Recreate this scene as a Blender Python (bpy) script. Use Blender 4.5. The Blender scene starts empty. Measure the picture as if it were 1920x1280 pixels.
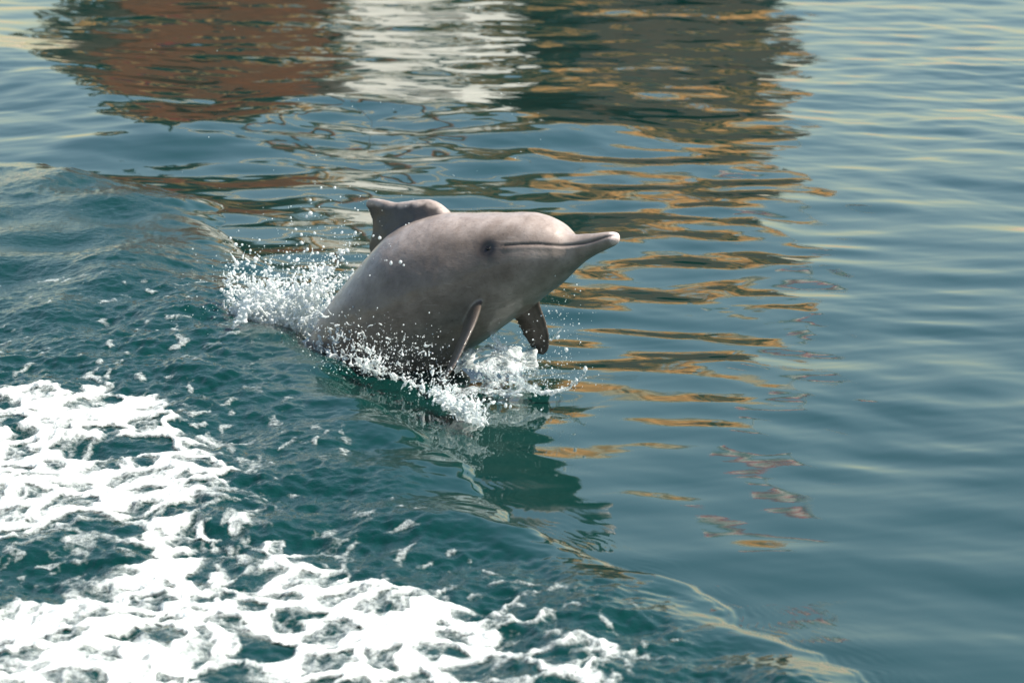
import bpy, bmesh, math, random
import numpy as np
from mathutils import Vector, Matrix
from mathutils.kdtree import KDTree

random.seed(7)
RNG = np.random.default_rng(11)
scene = bpy.context.scene
COL = scene.collection

# ------------------------------------------------------------------ camera
CAM_H, PITCH, FOC = 3.45, math.radians(12.0), 135.0
cam_data = bpy.data.cameras.new('camera')
cam = bpy.data.objects.new('camera', cam_data); COL.objects.link(cam)
cam.location = (0, 0, CAM_H)
cam.rotation_euler = (math.pi/2 - PITCH, 0, 0)
cam_data.lens = FOC; cam_data.sensor_width = 36.0
cam_data.clip_start = 0.1; cam_data.clip_end = 20000
cam_data.dof.use_dof = True
cam_data.dof.focus_distance = 15.9
cam_data.dof.aperture_fstop = 4.5
scene.camera = cam

# ------------------------------------------------------------------ light
SUN_EL = math.radians(51); SUN_AZ = math.radians(96)      # azimuth from +Y towards +X
world = bpy.data.worlds.new('World'); scene.world = world; world.use_nodes = True
wn = world.node_tree.nodes; wl = world.node_tree.links
sky = wn.new('ShaderNodeTexSky'); sky.sky_type = 'NISHITA'; sky.sun_disc = False
sky.sun_elevation = SUN_EL; sky.sun_rotation = SUN_AZ
sky.air_density = 1.45; sky.dust_density = 0.5; sky.ozone_density = 1.0
wl.new(sky.outputs[0], wn['Background'].inputs[0])
wn['Background'].inputs[1].default_value = 0.088
sd = bpy.data.lights.new('sun', 'SUN'); sd.energy = 5.0; sd.angle = math.radians(0.5); sd.color = (1, 0.93, 0.82)
sun = bpy.data.objects.new('sun', sd); COL.objects.link(sun)
sdir = Vector((math.sin(SUN_AZ)*math.cos(SUN_EL), math.cos(SUN_AZ)*math.cos(SUN_EL), math.sin(SUN_EL)))
sun.rotation_euler = sdir.to_track_quat('Z', 'Y').to_euler()
sun.location = (8, -4, 14)
scene.view_settings.view_transform = 'Standard'
scene.view_settings.look = 'None'
scene.view_settings.exposure = 0.9
scene.view_settings.gamma = 1.0
scene.render.engine = 'CYCLES'
scene.cycles.use_denoising = True
scene.cycles.max_bounces = 10
scene.cycles.transparent_max_bounces = 16
scene.cycles.sample_clamp_indirect = 6.0

# ------------------------------------------------------------------ geometry of the view (used to lay things out at true distance)
SP, CP = math.sin(PITCH), math.cos(PITCH)
FWD = np.array((0, CP, -SP)); RIGHT = np.array((1.0, 0, 0)); UP = np.array((0, SP, CP))
FPX = 1920*FOC/36.0
PXM = 16.05/FPX                                   # metres per photo pixel at the dolphin
def P(px, py, t):                                 # point at distance t in front of the camera
    return np.array((0, 0, CAM_H)) + t*(FWD + (px-960)/FPX*RIGHT - (py-640)/FPX*UP)
def tw(py, z=0.0):                                # distance at which height z is reached
    return (CAM_H-z)/(SP + (py-640)/FPX*CP)
def G(px, py, z=0.0):                             # spot on the water
    return P(px, py, tw(py, z))

# ------------------------------------------------------------------ noise
def _hash(ix, iy, iz, seed):
    h = (ix*374761393 + iy*668265263 + iz*1440662683 + seed*974711) & 0xFFFFFFFF
    h = ((h ^ (h >> 13))*1274126177) & 0xFFFFFFFF
    h = ((h ^ (h >> 16))*2246822519) & 0xFFFFFFFF
    return h ^ (h >> 15)
def noise2(x, y, seed=0):
    xi = np.floor(x).astype(np.int64); yi = np.floor(y).astype(np.int64)
    fx = x-xi; fy = y-yi
    u = fx*fx*fx*(fx*(fx*6-15)+10); v = fy*fy*fy*(fy*(fy*6-15)+10)
    r = []
    for dx in (0, 1):
        for dy in (0, 1):
            a = _hash(xi+dx, yi+dy, 0*xi, seed)*(2*math.pi/4294967296.0)
            r.append(np.cos(a)*(fx-dx)+np.sin(a)*(fy-dy))
    a = r[0]+(r[2]-r[0])*u; b = r[1]+(r[3]-r[1])*u
    return (a+(b-a)*v)*1.45
def fbm2(x, y, octs=4, seed=0, gain=0.5, lac=2.03):
    s = 0; a = 1.0; n = 0
    for i in range(octs):
        s = s + a*noise2(x*lac**i+13.1*i, y*lac**i-7.7*i, seed+i); n += a*a; a *= gain
    return s/math.sqrt(n)*0.9
def noise3(p, seed=0):
    i = np.floor(p).astype(np.int64); f = p-i; w = f*f*(3-2*f)
    out = 0
    for dx in (0, 1):
        for dy in (0, 1):
            for dz in (0, 1):
                h = _hash(i[:, 0]+dx, i[:, 1]+dy, i[:, 2]+dz, seed)/4294967296.0
                out = out + h*(w[:, 0] if dx else 1-w[:, 0])*(w[:, 1] if dy else 1-w[:, 1])*(w[:, 2] if dz else 1-w[:, 2])
    return out*2-1
def sstep(a, b, x):
    t = np.clip((x-a)/(b-a), 0, 1); return t*t*(3-2*t)

# ------------------------------------------------------------------ materials
def mat(name):
    m = bpy.data.materials.new(name); m.use_nodes = True
    nt = m.node_tree; return m, nt.nodes, nt.links, nt.nodes['Principled BSDF']
def simple(name, col, rough=0.6, var=0.25, scale=6.0, bump=0.15, spec=0.4, stretch=(1, 1, 1)):
    m, n, l, b = mat(name)
    tc = n.new('ShaderNodeTexCoord'); mp = n.new('ShaderNodeMapping'); mp.inputs['Scale'].default_value = stretch
    l.new(tc.outputs['Object'], mp.inputs[0])
    nz = n.new('ShaderNodeTexNoise'); nz.inputs['Scale'].default_value = scale; nz.inputs['Detail'].default_value = 6
    l.new(mp.outputs[0], nz.inputs['Vector'])
    cr = n.new('ShaderNodeValToRGB')
    cr.color_ramp.elements[0].position = 0.3; cr.color_ramp.elements[1].position = 0.7
    cr.color_ramp.elements[0].color = tuple(c*(1-var) for c in col)+(1,)
    cr.color_ramp.elements[1].color = tuple(min(1, c*(1+var)) for c in col)+(1,)
    l.new(nz.outputs[0], cr.inputs[0]); l.new(cr.outputs[0], b.inputs['Base Color'])
    b.inputs['Roughness'].default_value = rough; b.inputs['Specular IOR Level'].default_value = spec
    if bump:
        bp = n.new('ShaderNodeBump'); bp.inputs['Strength'].default_value = bump; bp.inputs['Distance'].default_value = 0.01
        l.new(nz.outputs[0], bp.inputs['Height']); l.new(bp.outputs[0], b.inputs['Normal'])
    return m

def tag(o, label=None, cat=None, group=None, kind=None):
    if label: o['label'] = label
    if cat: o['category'] = cat
    if group: o['group'] = group
    if kind: o['kind'] = kind
    return o
def mesh_np(name, v, f, smooth=True):
    me = bpy.data.meshes.new(name)
    v = np.asarray(v, dtype=np.float32); f = np.asarray(f, dtype=np.int32)
    me.vertices.add(len(v)); me.vertices.foreach_set('co', v.ravel())
    k = f.shape[1]
    me.loops.add(f.size); me.loops.foreach_set('vertex_index', f.ravel())
    me.polygons.add(len(f))
    me.polygons.foreach_set('loop_start', np.arange(0, f.size, k, dtype=np.int32))
    me.polygons.foreach_set('loop_total', np.full(len(f), k, dtype=np.int32))
    me.polygons.foreach_set('use_smooth', np.full(len(f), smooth, dtype=bool))
    me.update(calc_edges=True); me.validate()
    return me
def attr(me, name, val):
    a = me.attributes.new(name, 'FLOAT', 'POINT'); a.data.foreach_set('value', np.asarray(val, dtype=np.float32).ravel())
def add(name, me, material=None, parent=None):
    o = bpy.data.objects.new(name, me); COL.objects.link(o)
    if material: me.materials.append(material)
    if parent: o.parent = parent
    return o
def grid_faces(nr, nc):
    i = np.arange((nr-1)*(nc-1)); r = i//(nc-1); c = i % (nc-1); a = r*nc+c
    return np.stack([a, a+1, a+nc+1, a+nc], 1)

# ------------------------------------------------------------------ water surface
LINE_PX = [(-700, 200), (-300, 268), (0, 312), (110, 324), (250, 345), (370, 378), (440, 460), (500, 560), (600, 690), (720, 795), (850, 895),
           (930, 985), (1080, 1062), (1230, 1095), (1350, 1150), (1450, 1205), (1590, 1275), (1850, 1440), (2400, 1800)]
LINE_A = [0.06, 0.08, 0.10, 0.11, 0.115, 0.115, 0.11, 0.11, 0.105, 0.10, 0.095, 0.085, 0.065, 0.055, 0.045, 0.04, 0.035, 0.03, 0.03]
LINE = np.array([G(*p)[:2] for p in LINE_PX])
# round the corners of the wave front
def smooth_line(L, A, n=240):
    seg = np.r_[0, np.cumsum(np.hypot(*np.diff(L, axis=0).T))]
    s = np.linspace(0, seg[-1], n)
    q = np.stack([np.interp(s, seg, L[:, 0]), np.interp(s, seg, L[:, 1])], 1); a = np.interp(s, seg, A)
    for _ in range(6):
        q[1:-1] = (q[:-2]+2*q[1:-1]+q[2:])/4; a[1:-1] = (a[:-2]+2*a[1:-1]+a[2:])/4
    return q[::4], a[::4]
LQ, LA = smooth_line(LINE, LINE_A)
def wake_dist(x, y):
    best = np.full(x.shape, 1e9); sgn = np.ones(x.shape); amp = np.zeros(x.shape)
    for i in range(len(LQ)-1):
        ax, ay = LQ[i]; bx, by = LQ[i+1]; dx, dy = bx-ax, by-ay
        t = np.clip(((x-ax)*dx+(y-ay)*dy)/(dx*dx+dy*dy), 0, 1)
        ex = x-ax-t*dx; ey = y-ay-t*dy; d2 = ex*ex+ey*ey
        m = d2 < best
        best = np.where(m, d2, best); sgn = np.where(m, np.sign(-(dx*ey-dy*ex)), sgn)
        amp = np.where(m, LA[i]+(LA[i+1]-LA[i])*t, amp)
    return np.sqrt(best)*sgn, amp
_wr = np.random.default_rng(5)
WAVES = []
for lam, sl, n in ((2.6, .016, 4), (1.5, .022, 5), (0.85, .030, 7), (0.5, .034, 8), (0.3, .030, 9), (0.18, .020, 9), (0.11, .011, 8)):
    for _ in range(n):
        L_ = lam*_wr.uniform(.75, 1.35); th = math.radians(_wr.normal(80, 52)); k = 2*math.pi/L_
        WAVES.append((k*math.cos(th), k*math.sin(th), sl*math.sqrt(2.0/n)/k, _wr.uniform(0, 6.28)))
SWELL_PX = [(-200, 60), (120, 170), (330, 262), (480, 235), (640, 205), (820, 215), (1000, 250)]
SW = np.array([G(*p)[:2] for p in SWELL_PX])
def height(x, y, fine=True):
    x = np.asarray(x, dtype=np.float64); y = np.asarray(y, dtype=np.float64)
    d, A = wake_dist(x, y)
    d = d+0.10*noise2(x*1.3, y*1.3, 41)+0.06*noise2(x*4.1, y*4.1, 42)+0.02*noise2(x*11, y*11, 43)
    fade = 1-sstep(34, 80, np.hypot(x, y-16))*0.75
    gust = 0.66+0.30*noise2(x*.33+3.3, y*.18+1.7, 77)
    wx = x+0.10*noise2(x*.9, y*.9, 31); wy = y+0.10*noise2(x*.9+9, y*.9, 32)
    inside0 = sstep(-0.04, 0.25, d)
    h = 0; hs = 0
    for kx, ky, a, ph in WAVES:
        if kx*kx+ky*ky > 330: hs = hs+a*np.sin(kx*wx+ky*wy+ph)
        else: h = h+a*np.sin(kx*wx+ky*wy+ph)
    h = h*0.88+hs*(0.45+0.45*sstep(18.0, 25, y)+0.4*inside0)
    inside = sstep(-0.04, 0.25, d)
    h = h*gust*fade*(1+0.1*inside)
    # rolling swell behind the dolphin
    best = np.full(x.shape, 1e9)
    for i in range(len(SW)-1):
        (ax, ay), (bx, by) = SW[i], SW[i+1]; dx, dy = bx-ax, by-ay
        t = np.clip(((x-ax)*dx+(y-ay)*dy)/(dx*dx+dy*dy), 0, 1)
        best = np.minimum(best, (x-ax-t*dx)**2+(y-ay-t*dy)**2)
    h = h+0.085*np.exp(-best/0.55)
    # bow wave: rises behind the front, eases off towards the camera
    A = A*(0.72+0.5*noise2(x*1.9+4, y*1.9, 46))
    dp = np.maximum(d+0.05, 0)
    w = 0.24+0.30*sstep(15.5, 19, y)
    h = h+A*(dp/w)*np.exp(1-dp/w)*0.9+A*0.35*sstep(0.2, 1.2, d)
    # capillary ripples pushed ahead of the front
    ahead = np.exp(-np.abs(d+0.02)/0.10)*sstep(0.05, -0.02, d)
    side = sstep(15.2, 13.6, y)
    h = h+0.0016*ahead*np.sin(d*2*math.pi/0.034)*side
    # broken, choppy water inside the wake
    far = sstep(18.5, 15.2, y)*0.6+0.4
    ch = 0
    n1 = fbm2(x*2.1, y*2.1, 2, 201); n2 = 1-np.abs(fbm2(x*4.6+n1*.4, y*4.6, 3, 221))*1.6
    n3 = fbm2(x*13+n1, y*13, 2, 241)
    ch = (0.034*n1+(0.011*n2+0.0085*n3)*(.8+.55*noise2(x*1.1, y*.8, 261)))
    if fine: ch = ch+0.0032*fbm2(x*30, y*36, 2, 251)
    h = h+ch*sstep(-0.02, 0.4, d)*far*1.3*sstep(80, 34, np.hypot(x, y-16))
    return h

def axis(lo, hi, step, far_lo, far_hi, g=1.22):
    a = list(np.arange(lo, hi+step*.5, step))
    s = step; v = a[-1]
    while v < far_hi: s *= g; v += s; a.append(v)
    s = step; v = a[0]; b = []
    while v > far_lo: s *= g; v -= s; b.append(v)
    return np.array(b[::-1]+a)
xs = axis(-3.3, 3.3, 0.0085, -9000, 9000)
ys1 = np.arange(10.6, 18.0, 0.0145); ys2 = np.arange(18.0, 31.0, 0.025)
ys = np.r_[axis(10.6, 10.61, 0.0145, -900, 10.5)[:-1], ys1, ys2]
ys = np.unique(np.round(ys[(ys < 31)], 5)); v = ys[-1]; s = 0.025; tail = []
while v < 15000: s *= 1.2; v += s; tail.append(v)
ys = np.r_[ys, tail]
XX, YY = np.meshgrid(xs, ys)
ZZ = height(XX.ravel(), YY.ravel())
far_flat = sstep(120, 60, np.hypot(XX.ravel(), YY.ravel()-16))
ZZ = ZZ*far_flat
wv = np.stack([XX.ravel(), YY.ravel(), ZZ], 1)
wme = mesh_np('water', wv, grid_faces(len(ys), len(xs)))
dW, AW = wake_dist(XX.ravel(), YY.ravel())
attr(wme, 'turbulence', sstep(0.0, 0.5, dW)*sstep(40, 20, np.hypot(XX.ravel(), YY.ravel()-14)))

m, n, l, b = mat('sea_water')
b.inputs['Base Color'].default_value = (0.0004, 0.025, 0.0215, 1)
b.inputs['Roughness'].default_value = 0.03
b.inputs['IOR'].default_value = 1.333
at = n.new('ShaderNodeAttribute'); at.attribute_name = 'turbulence'
tc = n.new('ShaderNodeTexCoord')
nz = n.new('ShaderNodeTexNoise'); nz.inputs['Scale'].default_value = 32; nz.inputs['Detail'].default_value = 4; nz.inputs['Roughness'].default_value = .6
l.new(tc.outputs['Object'], nz.inputs['Vector'])
bp = n.new('ShaderNodeBump'); bp.inputs['Distance'].default_value = 0.010
mm = n.new('ShaderNodeMath'); mm.operation = 'MULTIPLY_ADD'; mm.inputs[1].default_value = 0.55; mm.inputs[2].default_value = 0.012
l.new(at.outputs['Fac'], mm.inputs[0]); l.new(mm.outputs[0], bp.inputs['Strength'])
l.new(nz.outputs[0], bp.inputs['Height']); l.new(bp.outputs[0], b.inputs['Normal'])
MAT_WATER = m
water = add('water', wme, m)
tag(water, 'teal sea water, rippled and calm ahead of a choppy bow wave', 'water', kind='structure')

# ------------------------------------------------------------------ far shore, seen mirrored in the ripples
def make_hills():
    nx, ny = 120, 14
    X = np.linspace(-1500, 1500, nx); Yr = np.linspace(0, 1, ny)
    V = []
    for r in Yr:
        for x in X:
            V.append((x, 760+r*520, 0))
    V = np.array(V); r = (V[:, 1]-760)/520
    top = 42+26*fbm2(V[:, 0]/260, V[:, 0]*0, 4, 3)
    z = -3+top*np.sin(np.clip(r*1.4, 0, 1)*math.pi/2)*(1+.25*fbm2(V[:, 0]/70, V[:, 1]/90, 3, 8))
    z[r == 0] = -4
    V[:, 2] = z
    me = mesh_np('hills', V, grid_faces(ny, nx))
    o = add('hills', me, simple('dry_rock', (0.42, 0.33, 0.23), .9, .25, .02, 0))
    tag(o, 'dry tan hills along the far shore', 'hills', kind='structure')
make_hills()

# ------------------------------------------------------------------ dolphin
def td(px): return 16.12-(px-800)*0.00145
# spine stations: photo x, y, half-height above, below, half-width (photo pixels at the dolphin's distance)
ST = [(1161, 443.5, 3, 3, 3), (1158, 444, 8, 7.5, 8), (1149, 446.5, 12, 13, 14), (1127, 453, 16, 17, 19), (1100, 460, 21, 24, 24),
      (1082, 464.5, 25, 30, 31), (1071, 467, 33, 36, 40), (1060, 469, 48, 41, 50), (1045, 472, 63, 50, 60), (1020, 478, 79, 62, 72),
      (980, 488, 92, 80, 86), (930, 505, 111, 92, 102), (870, 530, 138, 108, 116), (800, 565, 148, 122, 120), (730, 610, 118, 122, 110),
      (670, 662, 98, 108, 92), (615, 722, 76, 86, 72), (565, 787, 56, 62, 50), (522, 850, 40, 42, 32), (487, 905, 30, 28, 19), (462, 950, 20, 18, 12), (448, 975, 10, 9, 8)]
S_ = np.array(ST, float)
C3 = np.array([P(a[0], a[1], td(max(a[0], 600)) + (0.0)) for a in ST])
def catmull(A, n):
    A = np.asarray(A, float); k = len(A)
    seg = np.r_[0, np.cumsum(np.linalg.norm(np.diff(C3, axis=0), axis=1)**0.5)]
    u = np.linspace(0, seg[-1], n)
    out = np.zeros((n, A.shape[1]))
    # monotone-ish cubic Hermite
    mt = np.zeros_like(A)
    mt[1:-1] = (A[2:]-A[:-2])/(seg[2:]-seg[:-2])[:, None]; mt[0] = (A[1]-A[0])/(seg[1]-seg[0]); mt[-1] = (A[-1]-A[-2])/(seg[-1]-seg[-2])
    i = np.clip(np.searchsorted(seg, u, side='right')-1, 0, k-2); hh = seg[i+1]-seg[i]; t = (u-seg[i])/hh
    t2, t3 = t*t, t*t*t
    out = ((2*t3-3*t2+1)[:, None]*A[i]+((t3-2*t2+t)*hh)[:, None]*mt[i]+(-2*t3+3*t2)[:, None]*A[i+1]+((t3-t2)*hh)[:, None]*mt[i+1])
    return out
NR, NC = 150, 64
CC = catmull(C3, NR); RR = catmull(S_[:, 2:]*PXM, NR); PXs = catmull(S_[:, :1], NR)[:, 0]
RR = np.maximum(RR, 0.004)
TT = np.gradient(CC, axis=0); TT /= np.linalg.norm(TT, axis=1)[:, None]
UPV = UP+0.22*FWD
UU = UPV[None]-(TT@UPV)[:, None]*TT; UU /= np.linalg.norm(UU, axis=1)[:, None]
SS = np.cross(TT, UU)                           # side axis
if SS[60] @ FWD > 0: SS = -SS                   # towards the camera
ang = np.linspace(0, 2*math.pi, NC, endpoint=False)
def ring_point(i, a):
    ca, sa = np.cos(a), np.sin(a)
    e = 2/2.15
    cu = np.sign(ca)*np.abs(ca)**e; su = np.sign(sa)*np.abs(sa)**e
    hh = np.where(ca > 0, RR[i, 0], RR[i, 1])
    return CC[i]+UU[i]*(cu*hh)[..., None]+SS[i]*(su*RR[i, 2])[..., None]
BV = np.concatenate([ring_point(i, ang) for i in range(NR)])
BF = []
for i in range(NR-1):
    for j in range(NC):
        a = i*NC+j; c = i*NC+(j+1) % NC
        BF.append((a, c, c+NC, a+NC))
bm = bmesh.new()
def bm_add(V, F):
    vs = [bm.verts.new(v) for v in V]
    for f in F: bm.faces.new([vs[k] for k in f])
    return vs
vs = bm_add(BV, BF)
bm.faces.new(vs[:NC][::-1]); bm.faces.new(vs[-NC:])
def blade(lead, trail, thick, nrm, n=24, m=16, keep=True):
    """closed lens-section blade lofted between a leading and a trailing edge"""
    lead = np.asarray(lead, float); trail = np.asarray(trail, float); nrm = np.asarray(nrm, float)
    u = np.linspace(0, 1, n); k = np.linspace(0, 1, len(lead))
    def interp(A):
        # smooth cubic through points
        out = np.zeros((n, 3)); mt = np.gradient(A, k, axis=0)
        i = np.clip(np.searchsorted(k, u, side='right')-1, 0, len(k)-2); h = k[1]-k[0]; t = ((u-k[i])/h)[:, None]
        return (2*t**3-3*t**2+1)*A[i]+(t**3-2*t**2+t)*h*mt[i]+(-2*t**3+3*t**2)*A[i+1]+(t**3-t**2)*h*mt[i+1]
    Lc, Tc = interp(lead), interp(trail)
    th = np.interp(u, np.linspace(0, 1, len(thick)), thick)
    a = np.linspace(0, 2*math.pi, m, endpoint=False)
    V = []
    for q in range(n):
        c = (Lc[q]+Tc[q])/2; h = (Lc[q]-Tc[q])/2
        V += [c+h*math.cos(x)+nrm*th[q]*math.sin(x)*(0.62+0.38*math.cos(x)) for x in a]
    F = []
    for q in range(n-1):
        for j in range(m):
            A_ = q*m+j; B_ = q*m+(j+1) % m; F.append((A_, B_, B_+m, A_+m))
    if keep: w = bm_add(V, F); bm.faces.new(w[:m][::-1]); bm.faces.new(w[-m:])
    return np.array(V)
# dorsal fin on its hump (plane of the spine)
tf = 16.17
fr = [(868, 470), (850, 408), (830, 384), (806, 373.5), (778, 375.5), (747, 379.5), (722, 374.5), (704, 371.5), (692, 373.5)]
bk = [(720, 560), (700, 500), (690, 466), (694, 448), (697.5, 428), (696, 412), (692, 398), (686, 388), (684.5, 381)]
fin_args = ([P(x, y, tf+(x-760)*-0.0012) for x, y in fr], [P(x, y, tf+(x-760)*-0.0012) for x, y in bk],
            [.105, .085, .066, .052, .040, .030, .022, .016, .008], -(SS[70]))
blade(*fin_args); fin_v = blade(*fin_args, 90, 90, False)
# near flipper: seen almost edge-on, hanging down and back
fl = [(903, 545, 15.86), (900, 572, 15.72), (890, 604, 15.62), (874, 640, 15.54), (855, 680, 15.49), (836, 708, 15.47), (824, 722, 15.47)]
ft = [(862, 560, 16.02), (872, 588, 15.92), (866, 615, 15.83), (854, 648, 15.74), (839, 684, 15.64), (827, 710, 15.55), (819, 722, 15.50)]
flip_a = blade([P(*p) for p in fl], [P(*p) for p in ft], [.034, .030, .025, .021, .017, .013, .006], np.array((-0.93, -0.28, -0.2)))
# far flipper: broad dark paddle below the chest
gl = [(1010, 540, 15.95), (1014, 572, 15.99), (1023, 598, 16.03), (1030, 624, 16.06), (1031, 645, 16.08), (1026, 660, 16.09), (1016, 667, 16.09)]
gt = [(950, 555, 15.98), (958, 585, 16.02), (968, 606, 16.07), (979, 626, 16.11), (991, 645, 16.12), (1001, 660, 16.12), (1008, 666, 16.11)]
flip_b = blade([P(*p) for p in gl], [P(*p) for p in gt], [.03, .026, .021, .018, .014, .010, .005], np.array((-0.1, -0.95, 0.25)))
# tail flukes, under the water
tc_ = CC[-6]; sd_ = SS[-6]; tv_ = TT[-6]
for sg in (1, -1):
    blade([tc_-tv_*.10, tc_+sg*sd_*.16-tv_*.03, tc_+sg*sd_*.30+tv_*.08], [tc_+tv_*.14, tc_+sg*sd_*.17+tv_*.14, tc_+sg*sd_*.31+tv_*.13], [.022, .014, .005], UU[-6], 12, 12)
bmesh.ops.recalc_face_normals(bm, faces=bm.faces)
tmp = bpy.data.meshes.new('tmp'); bm.to_mesh(tmp); bm.free()
to = bpy.data.objects.new('tmp', tmp); COL.objects.link(to)
rm = to.modifiers.new('r', 'REMESH'); rm.mode = 'VOXEL'; rm.voxel_size = 0.0055
sm = to.modifiers.new('s', 'SMOOTH'); sm.factor = 0.5; sm.iterations = 6
dg = bpy.context.evaluated_depsgraph_get(); dg.update()
dme = bpy.data.meshes.new_from_object(to.evaluated_get(dg)); dme.name = 'dolphin'
bpy.data.objects.remove(to)
nv = len(dme.vertices); DV = np.zeros(nv*3, np.float32); dme.vertices.foreach_get('co', DV); DV = DV.reshape(-1, 3).astype(float)
# body coordinates of every skin point: station and angle
D2 = np.full(nv, 1e9); IDX = np.zeros(nv, int)
for i in range(NR):
    q = ((DV-CC[i])**2).sum(1); mk = q < D2; D2[mk] = q[mk]; IDX[mk] = i
rel = DV-CC[IDX]; cu = (rel*UU[IDX]).sum(1); cs = (rel*SS[IDX]).sum(1)
hhv = np.where(cu > 0, RR[IDX, 0], RR[IDX, 1])
vert = cu/hhv                                   # -1 belly .. 1 back
pxv = PXs[IDX]
def near(pts, r0):
    kd = KDTree(len(pts)); 
    for i, p in enumerate(pts): kd.insert(p, i)
    kd.balance(); return np.array([kd.find(p)[2] for p in DV])
outside = np.sqrt((cu/hhv)**2+(cs/RR[IDX, 2])**2)
# skin features carved into the surface: mouth line and eyelid hollow
def proj(V):
    q = V-np.array((0, 0, CAM_H)); t = q@FWD
    return np.stack([960+FPX*(q@RIGHT)/t, 640-FPX*(q@UP)/t], 1)
mouth_u = np.interp(pxv, [985, 1000, 1020, 1045, 1070, 1090, 1110, 1130, 1150, 1157], [0.10, .09, .08, .05, -0.02, -.06, -.12, -.10, .10, .25])
mo = (vert-mouth_u)*np.where(vert > 0, RR[IDX, 0], RR[IDX, 1])
inm = sstep(982, 1000, pxv)*sstep(1160, 1152, pxv)
groove = np.exp(-(mo/0.0055)**2)*inm
lip = np.exp(-((mo+0.013)/0.010)**2)*inm
NV = np.zeros(nv*3, np.float32); dme.vertices.foreach_get('normal', NV); NV = NV.reshape(-1, 3)
EYE_PX = (960, 476)
def eye_pos(side):
    i = int(np.argmin(np.abs(PXs-EYE_PX[0]-6))); a = 2*math.pi*0.25*0.97
    ca, sa = math.cos(a), math.sin(a)*side
    return CC[i]+UU[i]*(ca*RR[i, 0]+0.012)+SS[i]*(sa*RR[i, 2]*0.985), i
e0, ei = eye_pos(1); e1, _ = eye_pos(-1)
ed = np.minimum(np.linalg.norm(DV-e0, axis=1), np.linalg.norm(DV-e1, axis=1))
DV2 = DV - NV*(groove*0.006)[:, None] + NV*(lip*0.003)[:, None] - NV*(0.006*np.exp(-(ed/0.022)**2)-0.0015*np.exp(-((ed-0.045)/0.020)**2))[:, None]
DV2 += NV*(0.0025*noise3(DV*9, 4)+0.0010*noise3(DV*30, 5))[:, None]
dme.vertices.foreach_set('co', DV2.astype(np.float32).ravel()); dme.update()
dme.polygons.foreach_set('use_smooth', np.ones(len(dme.polygons), dtype=bool))
# pigment with painted shade: pale grey-brown, lighter throat and belly, darker flippers, pink-white beak tip
fl_all = np.concatenate([flip_a, flip_b])
dfl = near(fl_all, 0); onfl = (outside > 1.06)*sstep(0.05, 0.02, dfl)
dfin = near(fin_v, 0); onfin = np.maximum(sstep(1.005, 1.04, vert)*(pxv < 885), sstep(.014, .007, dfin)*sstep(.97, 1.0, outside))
base = np.array((0.235, 0.200, 0.178)); belly = np.array((0.23, 0.22, 0.20)); dark = np.array((0.060, 0.046, 0.038))
mott = fbm2(DV[:, 0]*7+DV[:, 1]*3, DV[:, 2]*7-DV[:, 1]*2, 4, 61)
mo2 = fbm2(DV[:, 0]*3.1+DV[:, 1]*2, DV[:, 2]*3.3-DV[:, 1], 3, 66)
back = np.array((0.395, 0.338, 0.306)); flank = np.array((0.165, 0.134, 0.112))  # pale back, brown flank: mottled pigment plus painted light-to-shade contrast
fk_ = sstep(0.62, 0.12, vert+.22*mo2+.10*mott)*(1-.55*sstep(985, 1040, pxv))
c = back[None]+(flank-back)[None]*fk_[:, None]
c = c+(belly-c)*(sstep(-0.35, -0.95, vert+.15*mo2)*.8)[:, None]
sp = sstep(0.1, 0.9, mott)*sstep(-0.9, 0.1, vert)*0.35*sstep(1040, 930, pxv)
c = c*(1-sp)[:, None]+np.array((0.125, 0.098, 0.082))[None]*sp[:, None]
k = np.clip(onfl*0.85, 0, 1)[:, None]; c = c*(1-k)+dark*k
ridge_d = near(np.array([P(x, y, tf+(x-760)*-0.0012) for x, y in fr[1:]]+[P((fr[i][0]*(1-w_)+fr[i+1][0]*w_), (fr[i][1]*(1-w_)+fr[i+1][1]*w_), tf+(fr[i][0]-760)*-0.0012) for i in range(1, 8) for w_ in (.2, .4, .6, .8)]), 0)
k = np.clip(onfin*0.95*sstep(.020, .042, ridge_d+.012*mott), 0, 1)[:, None]; c = c*(1-k)+np.array((0.034, 0.030, 0.027))*k  # fin sides painted near-black as shade, leading edge left light
tip = sstep(1146, 1155, pxv)*np.where(vert > mouth_u, 1, .75); c = c*(1-tip)[:, None]+np.array((0.95, 0.82, 0.80))*tip[:, None]
c = c*(1-0.85*groove)[:, None]
eyep = np.exp(-(ed/0.040)**2)+.35*np.exp(-(ed/.085)**2)*sstep(.3, -.2, vert); c = c*(1-0.9*np.clip(eyep*1.3, 0, 1))[:, None]
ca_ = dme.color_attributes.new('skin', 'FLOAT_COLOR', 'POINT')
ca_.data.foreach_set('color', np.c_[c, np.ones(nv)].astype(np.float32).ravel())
m, n, l, b = mat('dolphin_skin')
at = n.new('ShaderNodeAttribute'); at.attribute_name = 'skin'
tc = n.new('ShaderNodeTexCoord')
n1 = n.new('ShaderNodeTexNoise'); n1.inputs['Scale'].default_value = 14; n1.inputs['Detail'].default_value = 8; n1.inputs['Roughness'].default_value = .65
l.new(tc.outputs['Object'], n1.inputs['Vector'])
cr = n.new('ShaderNodeValToRGB'); cr.color_ramp.elements[0].position = .32; cr.color_ramp.elements[1].position = .68
cr.color_ramp.elements[0].color = (.66, .60, .55, 1); cr.color_ramp.elements[1].color = (1.12, 1.09, 1.07, 1)
l.new(n1.outputs[0], cr.inputs[0])
mx = n.new('ShaderNodeMix'); mx.data_type = 'RGBA'; mx.blend_type = 'MULTIPLY'; mx.inputs['Factor'].default_value = 1
l.new(at.outputs['Color'], mx.inputs[6]); l.new(cr.outputs[0], mx.inputs[7])
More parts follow.
